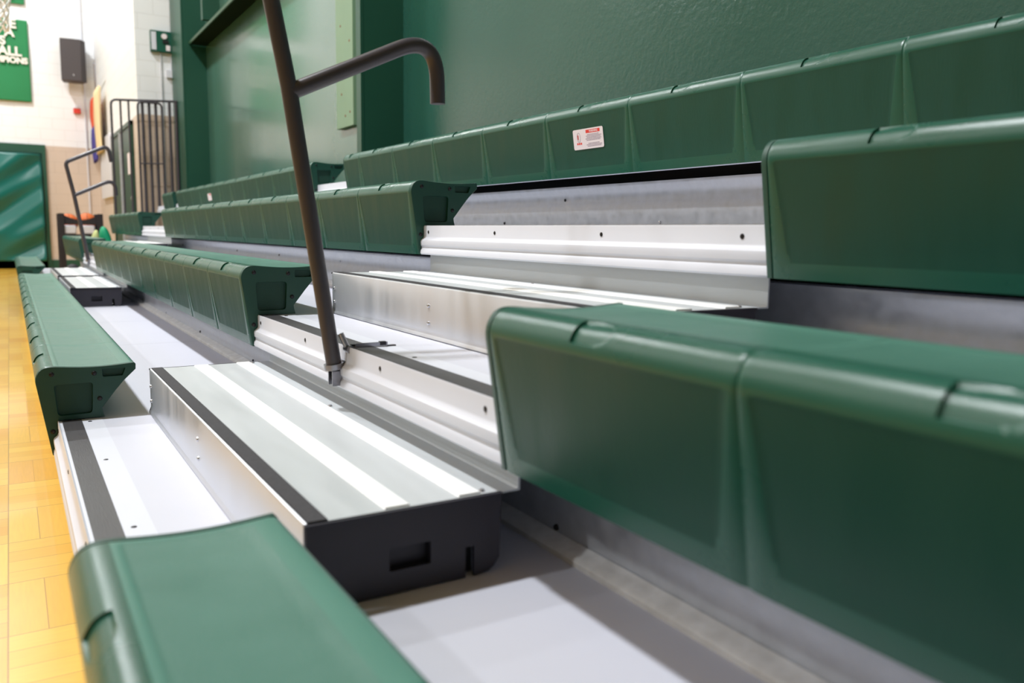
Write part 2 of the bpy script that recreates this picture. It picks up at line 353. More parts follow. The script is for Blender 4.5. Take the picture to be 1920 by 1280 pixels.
def module_mesh(w):
    key = round(w, 3)
    if key in SEAT_CACHE: return SEAT_CACHE[key]
    P_ = SPD; S = arclen(P_)
    ic = min(range(len(P_)), key=lambda i: abs(P_[i][0] + .0185) + abs(P_[i][1] - .2275)); Sc = S[ic]
    ys = [0, .0012, .003, .0075, .012, .016, w - .016, w - .012, w - .0075, w - .003, w - .0012, w]
    cy = w / 2 + .004
    ys += [.022 + i * .010 for i in range(int((w - .044) / .010) + 1)] + [cy - .042 + i * .0028 for i in range(31)] + [cy + .0345, cy + .0352]
    ys = sorted(set(round(v, 4) for v in ys if 0 <= v <= w))
    bm = bmesh.new(); grid = []; info = {}
    for j, y in enumerate(ys):
        row = []
        e = min(y, w - y)
        for i, (px, pz) in enumerate(P_):
            a = P_[max(i - 1, 0)]; b = P_[min(i + 1, len(P_) - 1)]
            tx, tz = b[0] - a[0], b[1] - a[1]; l = math.hypot(tx, tz); nx, nz = -tz / l, tx / l   # outward
            d = -.0016 * (1 - smooth01(0, .003, e))                              # seam groove
            yy = y
            if S[i] < Sc and pz < .205:                                          # front panel: sunk field with trapezoid border
                border = .012 + .028 * (1 - pz / .205)                           # the columns of the grid follow the slanting border
                e2 = e * border / .012 if e < .012 else (border + e - .012 if e < .016 else border + .004 + (e - .016) * (w / 2 - border - .004) / (w / 2 - .016))
                yy = e2 if y < w / 2 else w - e2
                fld = smooth01(.0119, .0161, e) * smooth01(.030, .034, pz) * (1 - smooth01(.190, .200, pz))
                d -= .0009 * fld; info[(j, i)] = fld
            elif px > .018 and nz > .5:                                          # top field
                fld = smooth01(.012, .016, e) * smooth01(.020, .026, px) * (1 - smooth01(.168, .172, px))
                d -= .0009 * fld; info[(j, i)] = fld
            ss = abs(S[i] - Sc); u = (y - cy) / .035                              # finger notch: sharp far end, ramping out to the near end
            if abs(u) < 1 and ss < .022:
                wid = .0195 * min(1, math.sqrt(max(0, 1 - (max(0, -u)) ** 2.2)))
                if ss < wid: d -= (.0020 + .0020 * (u + 1) / 2) * smooth01(0, .0022, wid - ss)
            row.append(bm.verts.new((px + nx * d, yy, pz + nz * d)))
        grid.append(row)
    SPn = len(P_)
    for j in range(len(ys) - 1):
        for i in range(SPn - 1):
            f = bm.faces.new((grid[j][i], grid[j + 1][i], grid[j + 1][i + 1], grid[j][i + 1]))
            v = sum(info.get(p, 0) for p in ((j, i), (j + 1, i), (j, i + 1), (j + 1, i + 1))) / 4
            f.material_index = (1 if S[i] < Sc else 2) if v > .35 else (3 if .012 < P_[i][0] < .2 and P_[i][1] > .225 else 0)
    # underside, so that each module is a solid shell
    und = [(.205, .214), (.157, .161), (.122, .116), (.118, .110), (.030, .110), (.016, .093), (.013, .0)]
    A = [[bm.verts.new((px, y, pz)) for px, pz in und] for y in (0, w)]
    for i in range(len(und) - 1): bm.faces.new((A[0][i], A[0][i + 1], A[1][i + 1], A[1][i]))
    bm.faces.new((A[0][-1], A[1][-1], grid[-1][0], grid[0][0]))
    for j in (0, 1):
        g = grid[0 if j == 0 else -1]; bm.faces.new(([v for v in g] + A[j]))
    bmesh.ops.remove_doubles(bm, verts=bm.verts, dist=.0002)
    bmesh.ops.recalc_face_normals(bm, faces=bm.faces)
    me = bpy.data.meshes.new('seat_module'); bm.to_mesh(me); bm.free()
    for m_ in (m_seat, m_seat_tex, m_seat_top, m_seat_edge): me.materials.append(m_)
    for p in me.polygons: p.use_smooth = True
    me.set_sharp_from_angle(angle=math.radians(32))
    SEAT_CACHE[key] = me; return me
CAPF = SP[:-4] + [(.205, .2350), (.2095, .2300), (.2090, .216), (.180, .188), (.157, .161), (.136, .134), (.1225, .117), (.1235, .108), (.1275, .0915), (.0185, .0915), (.0150, .087), (.0150, .056), (.0085, .0465), (.0060, .042), (.0060, .0)]
CAP_CACHE = {}
POCK = [(.0105, .187), (.103, .188), (.0985, .1045), (.017, .1035)]
SLOT = [(.126, .2215), (.184, .2215), (.176, .2005), (.127, .2005)]
def pocket_rings(corners, r):
    cs = [Vector(c) for c in corners]; ce = sum(cs, Vector((0, 0))) / len(cs); out = []
    for i in range(len(cs)):
        a, b, c = cs[i - 1], cs[i], cs[(i + 1) % len(cs)]
        p = b + (a - b).normalized() * r; q = b + (c - b).normalized() * r
        for k in range(5): s = k / 4; out.append(p * (1 - s) ** 2 + b * 2 * s * (1 - s) + q * s * s)
    return out, [v + (ce - v).normalized() * .0018 for v in out]
def cap_mesh():
    """end cap: outline plate with a raised rim, a square pocket and a slot; local y=0 inner face, y=+.012 outer face"""
    if 'c' in CAP_CACHE: return CAP_CACHE['c']
    T = .012
    bm = bmesh.new()
    pts = [Vector((a, b)) for a, b in CAPF]; n = len(pts)
    cx = sum(p.x for p in pts) / n; cz = sum(p.y for p in pts) / n
    def inset(d):
        out = []
        for i in range(n):
            a, b, c = pts[i - 1], pts[i], pts[(i + 1) % n]
            e1 = (b - a); e2 = (c - b)
            if e1.length < 1e-6 or e2.length < 1e-6: out.append(b); continue
            n1 = Vector((e1.y, -e1.x)).normalized(); n2 = Vector((e2.y, -e2.x)).normalized(); m = (n1 + n2)
            m = m / max(.35, m.length_squared / 2) / 1 if m.length > 1e-4 else n1
            out.append(b + m * d * .5 * 2 / 2)
        return out
    in1 = inset(.0022)
    A = [bm.verts.new((p.x, 0, p.y)) for p in pts]; B = [bm.verts.new((p.x, T - .002, p.y)) for p in pts]; D = [bm.verts.new((p.x, T, p.y)) for p in in1]
    for i in range(n):
        j = (i + 1) % n
        bm.faces.new((A[i], A[j], B[j], B[i])); bm.faces.new((B[i], B[j], D[j], D[i]))
    bm.faces.new(A[::-1])
    loops = [D]
    for cs, r in ((POCK, .010), (SLOT, .003)):
        o_, i_ = pocket_rings(cs, r)
        loops.append([bm.verts.new((p.x, T, p.y)) for p in o_])
        lo_ = [bm.verts.new((p.x, .003, p.y)) for p in i_]; up = loops[-1]
        for i in range(len(up)): bm.faces.new((up[i], up[(i + 1) % len(up)], lo_[(i + 1) % len(up)], lo_[i]))
        bm.faces.new(lo_).material_index = 1
    es = []
    for lp in loops:
        for i in range(len(lp)):
            e_ = bm.edges.get((lp[i], lp[(i + 1) % len(lp)])) or bm.edges.new((lp[i], lp[(i + 1) % len(lp)])); es.append(e_)
    bmesh.ops.triangle_fill(bm, use_beauty=True, use_dissolve=False, edges=es, normal=(0, 1, 0))
    bmesh.ops.recalc_face_normals(bm, faces=bm.faces)
    me = bpy.data.meshes.new('end_cap'); bm.to_mesh(me); bm.free(); me.materials.append(m_cap); me.materials.append(m_cap_dark)
    for p in me.polygons: p.use_smooth = True
    me.set_sharp_from_angle(angle=math.radians(40))
    CAP_CACHE['c'] = me; return me
def screw_mesh():
    if 's' in CAP_CACHE: return CAP_CACHE['s']
    bm = bmesh.new(); dome(bm, (0, 0, 0), (0, 1, 0), .0062, .35); bmesh.ops.recalc_face_normals(bm, faces=bm.faces)
    me = bpy.data.meshes.new('screw'); bm.to_mesh(me); bm.free(); me.materials.append(m_screw)
    for p in me.polygons: p.use_smooth = True
    CAP_CACHE['s'] = me; return me
def add_cap(t, y, sgn):
    c = link('end_cap', cap_mesh(), None, t); c.location = (0, y, 0); c.scale = (1, sgn, 1)
    for sx, sz in ((.0075, .2155), (.107, .2115), (.1175, .1425), (.0035, .0635)):
        s = link('screw', screw_mesh(), None, c); s.location = (sx, .0125, sz)
    return c
def seat_run(k, ya, yb, label, group, from_a=True, short=0.):
    """bench from ya to yb (ya<yb) with caps at both ends"""
    t = thing('bench_seat', label, 'bench seat', (RX[k], ya, RZ[k]), group)
    ct = .0125; L = yb - ya - 2 * ct; n = int(round((L - short) / MW)); w = (L - short) / n; y = ct
    ws = [w] * n
    if short: ws.append(short)
    if not from_a: ws = ws[::-1]
    for w_ in ws:
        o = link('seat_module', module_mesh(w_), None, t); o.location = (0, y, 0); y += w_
    add_cap(t, ct, -1); add_cap(t, yb - ya - ct, 1)
    return t
c2 = .0125
GA = 'bench seats on the near side of the first aisle'; GB = 'long bench seats between the two aisles'; GC = 'short bench seats beyond the far aisle'
seat_run(0, 1.035 - 4 * MW - 2 * c2, 1.035, 'green plastic bench seat in the bottom left foreground, lowest row near the camera', GA)
seat_run(1, .995 - 4 * MW - 2 * c2, .995, 'large green plastic bench seat filling the right foreground beside the black-ended step', GA)
seat_run(2, .995 - 4 * MW - 2 * c2, .995, 'dark green bench seat at right middle, end standing beside the white nosing screws', GA)
s4 = seat_run(3, 4.57 - 2 * c2 - .24 - 12 * MW, 4.57, 'long green bench seat along the green wall, carrying the larger warning sticker', None, short=.24)
seat_run(0, 2.423, 7.475, 'long green bench seat at the left beside the yellow wooden floor', GB)
seat_run(1, 2.423, 7.475, 'long green bench seat second from the floor, behind the handrail foot', GB)
seat_run(2, 2.423, 7.475, 'long green bench seat third from the floor, passing behind the handrail post', GB)
s5 = seat_run(3, 5.16, 10.09, 'green bench seat on the top row beyond its gap, with a tiny sticker', None)
seat_run(0, 8.96, 11.74, 'small distant green bench seat at floor edge by the teal curtain', GC)
seat_run(1, 8.96, 11.74, 'small distant green bench seat behind the far handrail foot', GC)
seat_run(2, 8.96, 11.74, 'distant green bench seat in front of the barred guard rail', GC)
seat_run(3, 10.36, 11.08, 'short stub of green bench seat at the far end of the top row', None)

def sticker(parent, y, z, w, h, detailed, slant):
    """flat vinyl label on the slanting front face, local to the seat thing"""
    ang = math.atan2(.0295, .192)
    bm = bmesh.new()
    pts = []
    r = h * .10
    for cx, cy, a0 in ((w / 2 - r, h / 2 - r, 0), (-w / 2 + r, h / 2 - r, PI / 2), (-w / 2 + r, -h / 2 + r, PI), (w / 2 - r, -h / 2 + r, 3 * PI / 2)):
        for k in range(5): a = a0 + k * PI / 8; pts.append((cx + r * math.cos(a), cy + r * math.sin(a)))
    A = [bm.verts.new((p[0], p[1], 0)) for p in pts]; B = [bm.verts.new((p[0], p[1], .0006)) for p in pts]
    for i in range(len(pts)): bm.faces.new((A[i], A[(i + 1) % len(pts)], B[(i + 1) % len(pts)], B[i]))
    bm.faces.new(B); bm.faces.new(A[::-1])
    o = done('warning_sticker', bm, m_labelw, parent); o['label'] = 'white sticker with red warning heading'
    o.location = (-.0295 * z / .192 - .0004, y, z)
    # local x -> -Y (reads left to right from the court), local y -> up the face, local z -> outward
    ex = Vector((0, -1, 0)); ey = Vector((-math.sin(ang), 0, math.cos(ang))); ez = ex.cross(ey)
    o.rotation_euler = Matrix(((ex.x, ey.x, ez.x), (ex.y, ey.y, ez.y), (ex.z, ey.z, ez.z))).to_euler()
    bm = bmesh.new()
    box(bm, w * -.06, w * .40, h * .27, h * .43, .0006, .0008); done('red_heading', bm, m_red, o)
    if detailed:
        text('heading_text', 'WARNING', h * .145, m_labelw, o, (w * .19, h * .35, .0009), (0, 0, 0), off=.0002, ext=.0001)
        bm = bmesh.new()
        for r_, (a, b) in enumerate(((-.02, .36), (-.06, .44), (-.04, .42), (-.08, .43), (-.05, .40))):
            yy = h * (.19 - r_ * .068); x = w * a
            while x < w * b: 
                l = random.uniform(.003, .009); box(bm, x, min(x + l, w * b), yy - h * .02, yy + h * .02, .0006, .0008); x += l + .0012
        for r_, (a, b) in enumerate(((0, .36), (-.06, .44), (-.03, .42))):
            yy = h * (-.24 - r_ * .068); x = w * a
            while x < w * b:
                l = random.uniform(.003, .009); box(bm, x, min(x + l, w * b), yy - h * .02, yy + h * .02, .0006, .0008); x += l + .0012
        done('small_print', bm, m_greytxt, o)
        bm = bmesh.new()
        for x in range(3): box(bm, w * (-.38 + x * .06), w * (-.335 + x * .06), h * -.26, h * -.16, .0006, .0008)
        cyl(bm, (w * -.33, h * -.0, .0006), (w * -.33, h * .22, .0006), w * .012, 8)
        done('red_mark', bm, m_red, o)
        bm = bmesh.new()
        tube(bm, [(w * (-.31 + .055 * math.cos(a)), h * (.10 + .24 * math.sin(a)), .0006) for a in [i * PI / 8 for i in range(17)]], .0007, 6)
        done('pictogram', bm, m_greytxt, o)
    return o
sticker(s4, 2.247 - s4.location.y, .120, .165, .066, True, 0)
sticker(s5, 8.30 - s5.location.y, .110, .165, .066, False, 0)

# aisle steps -----------------------------------------------------------------
def aisle_step(k, ya, yb, label, group):
    L = yb - ya; Z = .0915; T = .213
    t = thing('aisle_step', label, 'step', (RX[k], ya, RZ[k]), group)
    bm = bmesh.new()
    prism(bm, [(.2440, .107), (.2440, T - .004), (.2455, T - .0012), (.2485, T), (.2485, T - .003), (.2465, T - .005), (.2465, .108), (.2445, .100), (.2385, .0925), (.2385, .0905), (.2405, .0905), (.2430, .098)], 0, L)
    done('riser', bm, m_stepf, t, smooth=True, angle=40)['label'] = 'brushed metal step riser'
    bm = bmesh.new(); prism(bm, [(.2485, T - .0035), (.2485, T - .0008), (.572, T - .0008), (.5745, T + .002), (.5750, T + .052), (.5780, T + .052), (.5780, T - .0035)], -.004, L)
    done('tread', bm, m_step, t, smooth=True, angle=40)
    bm = bmesh.new(); box(bm, .2495, .2775, .0, L, T - .001, T + .0016); done('grip_strip', bm, m_grip, t)['label'] = 'gritty black anti-slip strip'
    for a, b in ((.3625, .3975), (.4785, .5125)):
        bm = bmesh.new(); prism(bm, [(a - .002, T - .001), (a, T + .002), (b, T + .002), (b + .002, T - .001)], .004, L - .004); done('tread_rib', bm, m_rib, t)['label'] = 'white raised tread rib'
    for e in (0, 1):                                     # black moulded end
        y0, y1 = (-.0, .006) if e == 0 else (L - .006, L)
        f0 = -.0055 if e == 0 else L; f1 = .0 if e == 0 else L + .0055
        bm = bmesh.new()
        out = [(.2485, .0905), (.2455, .2085), (.5440, .2085), (.5420, .112), (.5330, .100), (.5230, .0945), (.4, .0905)]
        hole = [(.3635, .124), (.3635, .1575), (.4275, .1575), (.4275, .124)]
        # plate with a rectangular opening
        for fx0, fx1, fz0, fz1 in (): pass
        def P(x, z, y): return bm.verts.new((x, y, z))
        poly = [[(.2485, .0905), (.2455, .2085), (.3635, .2085), (.3635, .0905)], [(.3635, .1575), (.3635, .2085), (.4275, .2085), (.4275, .1575)],
                [(.3635, .0905), (.3635, .124), (.4275, .124), (.4275, .0905)], [(.4275, .0905), (.4275, .2085), (.484, .2085), (.484, .0905)],
                [(.484, .137), (.484, .2085), (.4985, .2085), (.4985, .137)], [(.4985, .0905), (.4985, .2085), (.5440, .2085), (.5420, .112), (.5330, .100), (.5230, .0935)]]
        for pp in poly: prism(bm, pp, f0, f1)
        prism(bm, [(.2440, .2085), (.2440, .2122), (.5450, .2122), (.5450, .2085)], f0 - (.003 if e == 0 else 0), f1 + (0 if e == 0 else .003))
        bmesh.ops.remove_doubles(bm, verts=bm.verts, dist=.0001)
        c = done('end_panel', bm, m_black, t); c['label'] = 'black moulded plastic end panel'
        bm = bmesh.new(); g0, g1 = (.0005, .016) if e == 0 else (L - .016, L - .0005)
        box(bm, .3625, .4285, g0 + (.012 if e == 0 else 0), g1 - (0 if e == 0 else .012), .119, .1585)
        box(bm, .3625, .3640, g0, g1, .119, .1585); box(bm, .4270, .4285, g0, g1, .119, .1585)
        done('hand_pocket', bm, m_black, c)
        bm = bmesh.new(); box(bm, .481, .502, (.010 if e == 0 else L - .014), (.014 if e == 0 else L - .010), .092, .139)
        done('key_slot', bm, m_blackhole, c)
        bm = bmesh.new(); dome(bm, (.487, .010 if e == 0 else L - .010, .106), (0, -1 if e == 0 else 1, 0), .004); done('latch_screw', bm, m_bolt, c)
    for yy in (.72, L - .02, .02):
        for zz in (.166, .125):
            bm = bmesh.new(); dome(bm, (.244, yy, zz), (-1, 0, 0), .0052, .6); done('rivet', bm, m_bolt, t, smooth=True)
    for yy in (.012, L / 2, L - .02):
        bm = bmesh.new(); dome(bm, (.520, yy, T), (0, 0, 1), .005, .5); done('rivet', bm, m_bolt, t, smooth=True)
    return t
GS = 'intermediate aisle steps'
aisle_step(0, 1.030, 2.430, 'aluminium aisle step with black end panel on the lowest deck, nearest the camera', GS)
aisle_step(1, 1.030, 2.430, 'aluminium aisle step on the second deck, right of the handrail foot', GS)
aisle_step(0, 5.93, 7.27, 'distant aisle step showing its small black end behind the long floor-side bench', GS)
aisle_step(0, 7.50, 8.90, 'farthest low aisle step, white top just beyond the black-ended distant one', GS)
aisle_step(1, 7.47, 8.87, 'distant white aisle step on the second deck beyond the far handrail', GS)

# handrails -------------------------------------------------------------------
def handrail(y, label, detail=True):
    z0 = RZ[1]; x0 = RX[1]
    t = thing('aisle_handrail', label, 'handrail', (x0, y, z0 + .05), 'aisle handrails')
    def w(x, z): return (x - x0, 0, z - (z0 + .05) + ZC)
    R = .0168
    def q(x, z): return (x, 0, z)
    dx = -.002
    bm = bmesh.new()
    tube(bm, fillet([q(-.0063, .003), q(-.0925, .579), q(-.1440, .845), q(.195, 1.008), q(.217, .866)], .045), R, 20); done('post', bm, m_rail, t, smooth=True)
    bm = bmesh.new()
    tube(bm, fillet([q(-.0890, .566), q(.238, .722), q(.242, .572)], .066, 14), R, 20); done('grab_arm', bm, m_rail, t, smooth=True)
    bm = bmesh.new(); cyl(bm, q(-.0063, .004), q(-.0045, -.008), .022, 24); done('collar', bm, m_zinc, t, smooth=True)
    bm = bmesh.new(); box(bm, .0125, .0150, -.014, .014, -.040, .010); box(bm, -.0145, .013, -.014, -.0115, -.044, -.008); box(bm, -.0145, .013, .0115, .014, -.044, -.008); box(bm, -.0145, .015, -.014, .014, -.012, -.008)
    done('socket', bm, m_zinc, t)
    bm = bmesh.new(); cyl(bm, (-.010, .0, -.027), (.0125, .0, -.027), .0075, 16); done('socket_pin', bm, m_blackhole, t, smooth=True)
    bm = bmesh.new(); tube(bm, fillet([(.014, -.012, -.010), (.025, -.020, -.004), (.026, -.024, .022), (.018, -.022, .036), (.004, -.018, .070)], .008), .0062, 10)
    done('clamp_arm', bm, m_zinc, t, smooth=True)
    bm = bmesh.new(); cyl(bm, (.018, -.014, .037), (.018, -.040, .037), .0085, 16); done('pivot', bm, m_zinc, t, smooth=True)
    bm = bmesh.new(); box(bm, .020, .104, -.036, -.026, .0405, .0425); box(bm, .030, .104, -.037, -.0345, .0405, .0495); done('latch_lever', bm, m_zinc, t, bevel=.0006)
    bm = bmesh.new(); box(bm, .022, .044, -.0345, -.0265, .0425, .0475); done('spring', bm, m_screw, t)
    bm = bmesh.new(); box(bm, .086, .100, -.038, -.028, .0425, .0505); box(bm, .104, .124, -.036, -.026, .0395, .0415); done('lever_tip', bm, m_screw, t)
    return t
handrail(1.70, 'dark bronze steel handrail standing in the near aisle')
handrail(8.20, 'small distant dark handrail with two hooked arms')

# guard rail at the far end -----------------------------------------------------
t = thing('guard_rail', 'dark barred guard rail closing the far end of the bleachers', 'railing', (1.2, 11.90, 0))
zt = 1.625 + ZC; r = .015
bm = bmesh.new(); tube(bm, fillet([(0, 0, RZ[2] + .09), (0, 0, zt), (.86, 0, zt + .05)], .07), r, 10); done('frame', bm, m_rail, t, smooth=True)
bm = bmesh.new(); tube(bm, fillet([(.31, -.03, RZ[2] + .09), (.31, -.03, zt), (.60, -.03, zt), (.60, -.03, RZ[2] + .09)], .06), .014, 10); tube(bm, [(.30, -.03, .84 + ZC), (.60, -.03, .85 + ZC)], .009, 8); done('inner_frame', bm, m_rail, t, smooth=True)
for i, bx in enumerate((.11, .205, .37, .45, .53, .70, .78)):
    bm = bmesh.new(); tube(bm, [(bx, 0, (RZ[2] if bx < .47 else RZ[3]) + .09), (bx, 0, zt + .058 * bx)], .013 if i < 2 else .019, 8); done('bar', bm, m_rail, t, smooth=True)

# ------------------------------------------------------------------ far end of the gym
E1 = EY - .01
def F(x17, z17): s = EY / 17.; return x17 * s, z17 * s + ZC
def cloth(name, x0, x1, z0, z1, y, m, amp, freq, diag, nx=60, nz=60, parent=None):
    bm = bmesh.new(); g = []
    for j in range(nz + 1):
        row = []
        for i in range(nx + 1):
            u, v = i / nx, j / nz; s = math.sin((u * freq + v * diag) * 2 * PI + 1.3 * math.sin(v * 5 + u * 3)) + .5 * math.sin((u * freq * 1.9 + v * diag * 2.2) * 2 * PI + 2)
            row.append(bm.verts.new((x0 + (x1 - x0) * u, y - abs(amp) * (1.5 + s), z0 + (z1 - z0) * v)))
        g.append(row)
    for j in range(nz):
        for i in range(nx): bm.faces.new((g[j][i], g[j][i + 1], g[j + 1][i + 1], g[j + 1][i]))
    o = done(name, bm, m, parent, smooth=True, angle=180); md = o.modifiers.new('solid', 'SOLIDIFY'); md.thickness = .004
    return o
m_teal = mat('teal_vinyl_curtain', srgb(6, 98, 92), .32, noise=.08, nscale=2)
m_banner = mat('green_felt_banner', srgb(28, 122, 72), .75, noise=.08, nscale=3)
m_btxt = mat('white_felt_letter', srgb(230, 226, 218), .8)
m_spk = mat('charcoal_speaker_grille', srgb(62, 56, 58), .6, bump=.3, bscale=300)
m_orange = mat('orange_basketball_leather', srgb(214, 108, 50), .6, noise=.1)
m_net = mat('white_net_cord', srgb(238, 234, 228), .7)
m_rim = mat('orange_rim_steel', srgb(206, 80, 36), .4)
m_dgreen = mat('dark_green_door_paint', srgb(30, 64, 50), .4)
m_blk = mat('black_sling_fabric', srgb(34, 32, 38), .7)
m_alarm = mat('red_alarm_plastic', srgb(210, 60, 44), .4)
m_flagr = mat('red_flag_cloth', srgb(220, 84, 50), .8); m_flagb = mat('blue_flag_cloth', srgb(66, 60, 150), .8); m_flagy = mat('gold_flag_cloth', srgb(238, 214, 170), .8)
m_bag = mat('bright_green_bag_cloth', srgb(0, 150, 104), .6); m_lime = mat('lime_vinyl', srgb(190, 196, 130), .6)

bm = bmesh.new(); xr, zt_ = F(.625, 1.432); cx1, ctop = F(.545, 1.263); _, cb = F(0, -.60)
box(bm, cx1 + .02, xr, E1 - .06, E1, 0, zt_); box(bm, -2.6, cx1 + .02, E1 - .06, E1, ctop + .02, zt_); box(bm, -2.6, -2.5, E1 - .06, E1, 0, zt_)
fr = thing('curtained_doorway', 'dark green doorway frame filled by a teal curtain on the end wall', 'doorway', (0, 0, 0)); done('frame', bm, m_colg, fr)
bm = bmesh.new(); box(bm, -2.5, cx1 + .03, E1 - .02, E1, 0, ctop + .02); done('dark_door', bm, m_dgreen, fr)
o = cloth('teal_curtain', -2.5, cx1, cb, ctop, E1 - .07, m_teal, .05, 2.2, -1.8); o.parent = fr
# banners
def banner(x0, x1, z0, z1, label):
    t = thing('wall_banner', label, 'banner', (0, 0, 0))
    o = cloth('banner_cloth', x0, x1, z0, z1, E1 - .02, m_banner, .010, 1.4, .2, parent=t); return t
bx1, bz1 = F(.462, 3.515); bx0 = bx1 - 1.5; _, bz0 = F(0, 2.15)
t = banner(bx0, bx1, bz0, bz1, 'green banner with white lettering on the end wall, the lower of two')
for s_, zz, sz, xo in (('E', .935, .22, .18), ('A', .83, .22, .22), ('BOYS', .72, .20, .36), ('BASEBALL', .60, .22, .12), ('CHAMPIONS', .495, .14, .03)):
    text('lettering', s_, sz, m_btxt, t, (bx1 - xo, E1 - .075, bz0 + (bz1 - bz0) * zz), (PI / 2, 0, 0), align='RIGHT', off=.008, ext=.004)
b2x, b2z = F(.437, 3.77)
t = banner(b2x - 1.5, b2x, b2z, b2z + 1.4, 'green banner at the very top left edge, above the other banner')
text('lettering', 'A', .30, m_btxt, t, (b2x - .18, E1 - .075, b2z + .17), (PI / 2, 0, 0), align='RIGHT', off=.01, ext=.004)
# speaker
x0, zb = F(.918, 2.50); x1, zt_ = F(1.32, 3.235)
t = thing('wall_speaker', 'charcoal loudspeaker box hung high on the white end wall', 'loudspeaker', ((x0 + x1) / 2, E1, zb))
w = (x1 - x0) / 2; h = zt_ - zb
bm = bmesh.new(); vs = [(-w, -.40), (w - .09, -.44), (w, -.30), (w * .7, -.10), (-w * .8, -.10)]
a = [bm.verts.new((p[0], p[1], .03)) for p in vs]; b = [bm.verts.new((p[0], p[1], h)) for p in vs]
for i in range(5): bm.faces.new((a[i], a[(i + 1) % 5], b[(i + 1) % 5], b[i]))
bm.faces.new(a[::-1]); bm.faces.new(b); done('cabinet', bm, m_spk, t, bevel=.01)
bm = bmesh.new(); box(bm, -.05, .05, -.12, 0, h * .3, h * .6); done('bracket', bm, m_spk, t)
bm = bmesh.new(); box(bm, -.02, .03, -.425, -.41, .12, .15); done('badge', bm, m_bolt, t)
ax, az = F(1.156, 2.078)
t = thing('fire_alarm', 'small red fire alarm on the white end wall below the speaker', 'fire alarm', (ax, E1, az))
bm = bmesh.new(); box(bm, -.06, .06, -.05, 0, -.06, .03); done('body', bm, m_alarm, t, bevel=.006)
bm = bmesh.new(); box(bm, -.045, .045, -.06, 0, .03, .065); done('strobe', bm, m_white, t, bevel=.006)
# conduit on end wall near the corner
bm = bmesh.new(); tube(bm, [(1.36, E1 - .02, .2), (1.36, E1 - .02, 6.5)], .014, 8); tag(done('conduit', bm, m_white, smooth=True), 'thin vertical white conduit on the end wall near the corner', 'conduit')

# side wall: double door, flag, white pad
dr = thing('door_1', 'x', 'door', (SX, 12.8, 0)); del dr['label']; del dr['category']; struct(dr)
bm = bmesh.new(); box(bm, -.05, 0, 0, .06, 0, 2.27); box(bm, -.05, 0, 2.40, 2.46, 0, 2.27); box(bm, -.05, 0, .0, 2.46, 2.21, 2.27); done('door_frame', bm, m_dgreen, dr)
for a, b in ((.06, 1.20), (1.26, 2.40)):
    bm = bmesh.new(); box(bm, -.03, 0, a, b, .01, 2.21); d_ = done('door_leaf', bm, m_dgreen, dr)
bm = bmesh.new(); box(bm, -.06, 0, 1.20, 1.26, 0, 2.21); done('mullion', bm, m_galv, dr)
bm = bmesh.new(); box(bm, -.035, -.03, .22, .50, 1.55, 1.85); done('notice', bm, m_labelw, dr)
bm = bmesh.new(); dome(bm, (-.03, .15, 1.2), (-1, 0, 0), .04); done('door_knob', bm, m_bolt, dr)
fl = thing('hanging_flag', 'red and blue flag with gold fringe hanging by the wall corner', 'flag', (SX - .05, 17.4, 0))
def hang(name, y0, y1, z0, z1, m, x=0.):
    bm = bmesh.new(); g = []
    for j in range(13):
        g.append([bm.verts.new((x - .05 - .03 * math.sin(i * 1.9 + j * .2), y0 + (y1 - y0) * i / 10, z0 + (z1 - z0) * j / 12)) for i in range(11)])
    for j in range(12):
        for i in range(10): bm.faces.new((g[j][i], g[j][i + 1], g[j + 1][i + 1], g[j + 1][i]))
    o = done(name, bm, m, fl, smooth=True, angle=180); md = o.modifiers.new('s', 'SOLIDIFY'); md.thickness = .005
hang('red_field', -.3, .45, 2.62, 3.15, m_flagr); hang('blue_field', -.35, .45, 2.0, 2.63, m_flagb); hang('gold_fringe', -1.3, -.35, 2.1, 3.2, m_flagy)
bm = bmesh.new(); tube(bm, [(.05, .5, 3.2), (-.12, -1.35, 3.55)], .015, 8); done('flag_pole', bm, m_zinc, fl, smooth=True)
bm = bmesh.new(); box(bm, SX - .05, SX, 15.5, 17.2, 1.30, 2.35); tag(done('wall_pad', bm, m_white, bevel=.01), 'white wall pad on the side wall left of the dark door', 'wall pad')

# return wall fittings
t = thing('electrical_box', 'green electrical box with white dial on the white wall', 'electrical box', (1.74, RY, ZC + 2.34))
bm = bmesh.new(); box(bm, 0, .30, -.08, 0, 0, .27); done('cabinet', bm, m_seat, t, bevel=.005)
bm = bmesh.new(); box(bm, .01, .07, -.085, -.08, .02, .25); done('cover_plate', bm, m_white, t)
bm = bmesh.new(); cyl(bm, (.17, -.10, .20), (.17, -.08, .20), .035); done('dial', bm, m_labelw, t)
bm = bmesh.new(); box(bm, .15, .22, -.10, -.08, .11, .15); done('switch', bm, m_blackhole, t)
bm = bmesh.new(); box(bm, .19, .24, -.09, -.08, .02, .09); done('meter', bm, m_labelw, t)
bm = bmesh.new(); tube(bm, [(.13, -.02, 0), (.13, -.02, -2.2)], .009, 8); done('conduit', bm, m_galv, t, smooth=True)
t = thing('switch_box', 'small white switch box on the wall below the green electrical box', 'switch box', (1.93, RY, ZC + 2.02))
bm = bmesh.new(); box(bm, 0, .09, -.05, 0, 0, .10); done('box', bm, m_white, t, bevel=.004)
bm = bmesh.new(); tube(bm, [(.07, -.02, .1), (.07, -.02, .32)], .007, 8); done('conduit', bm, m_galv, t, smooth=True)

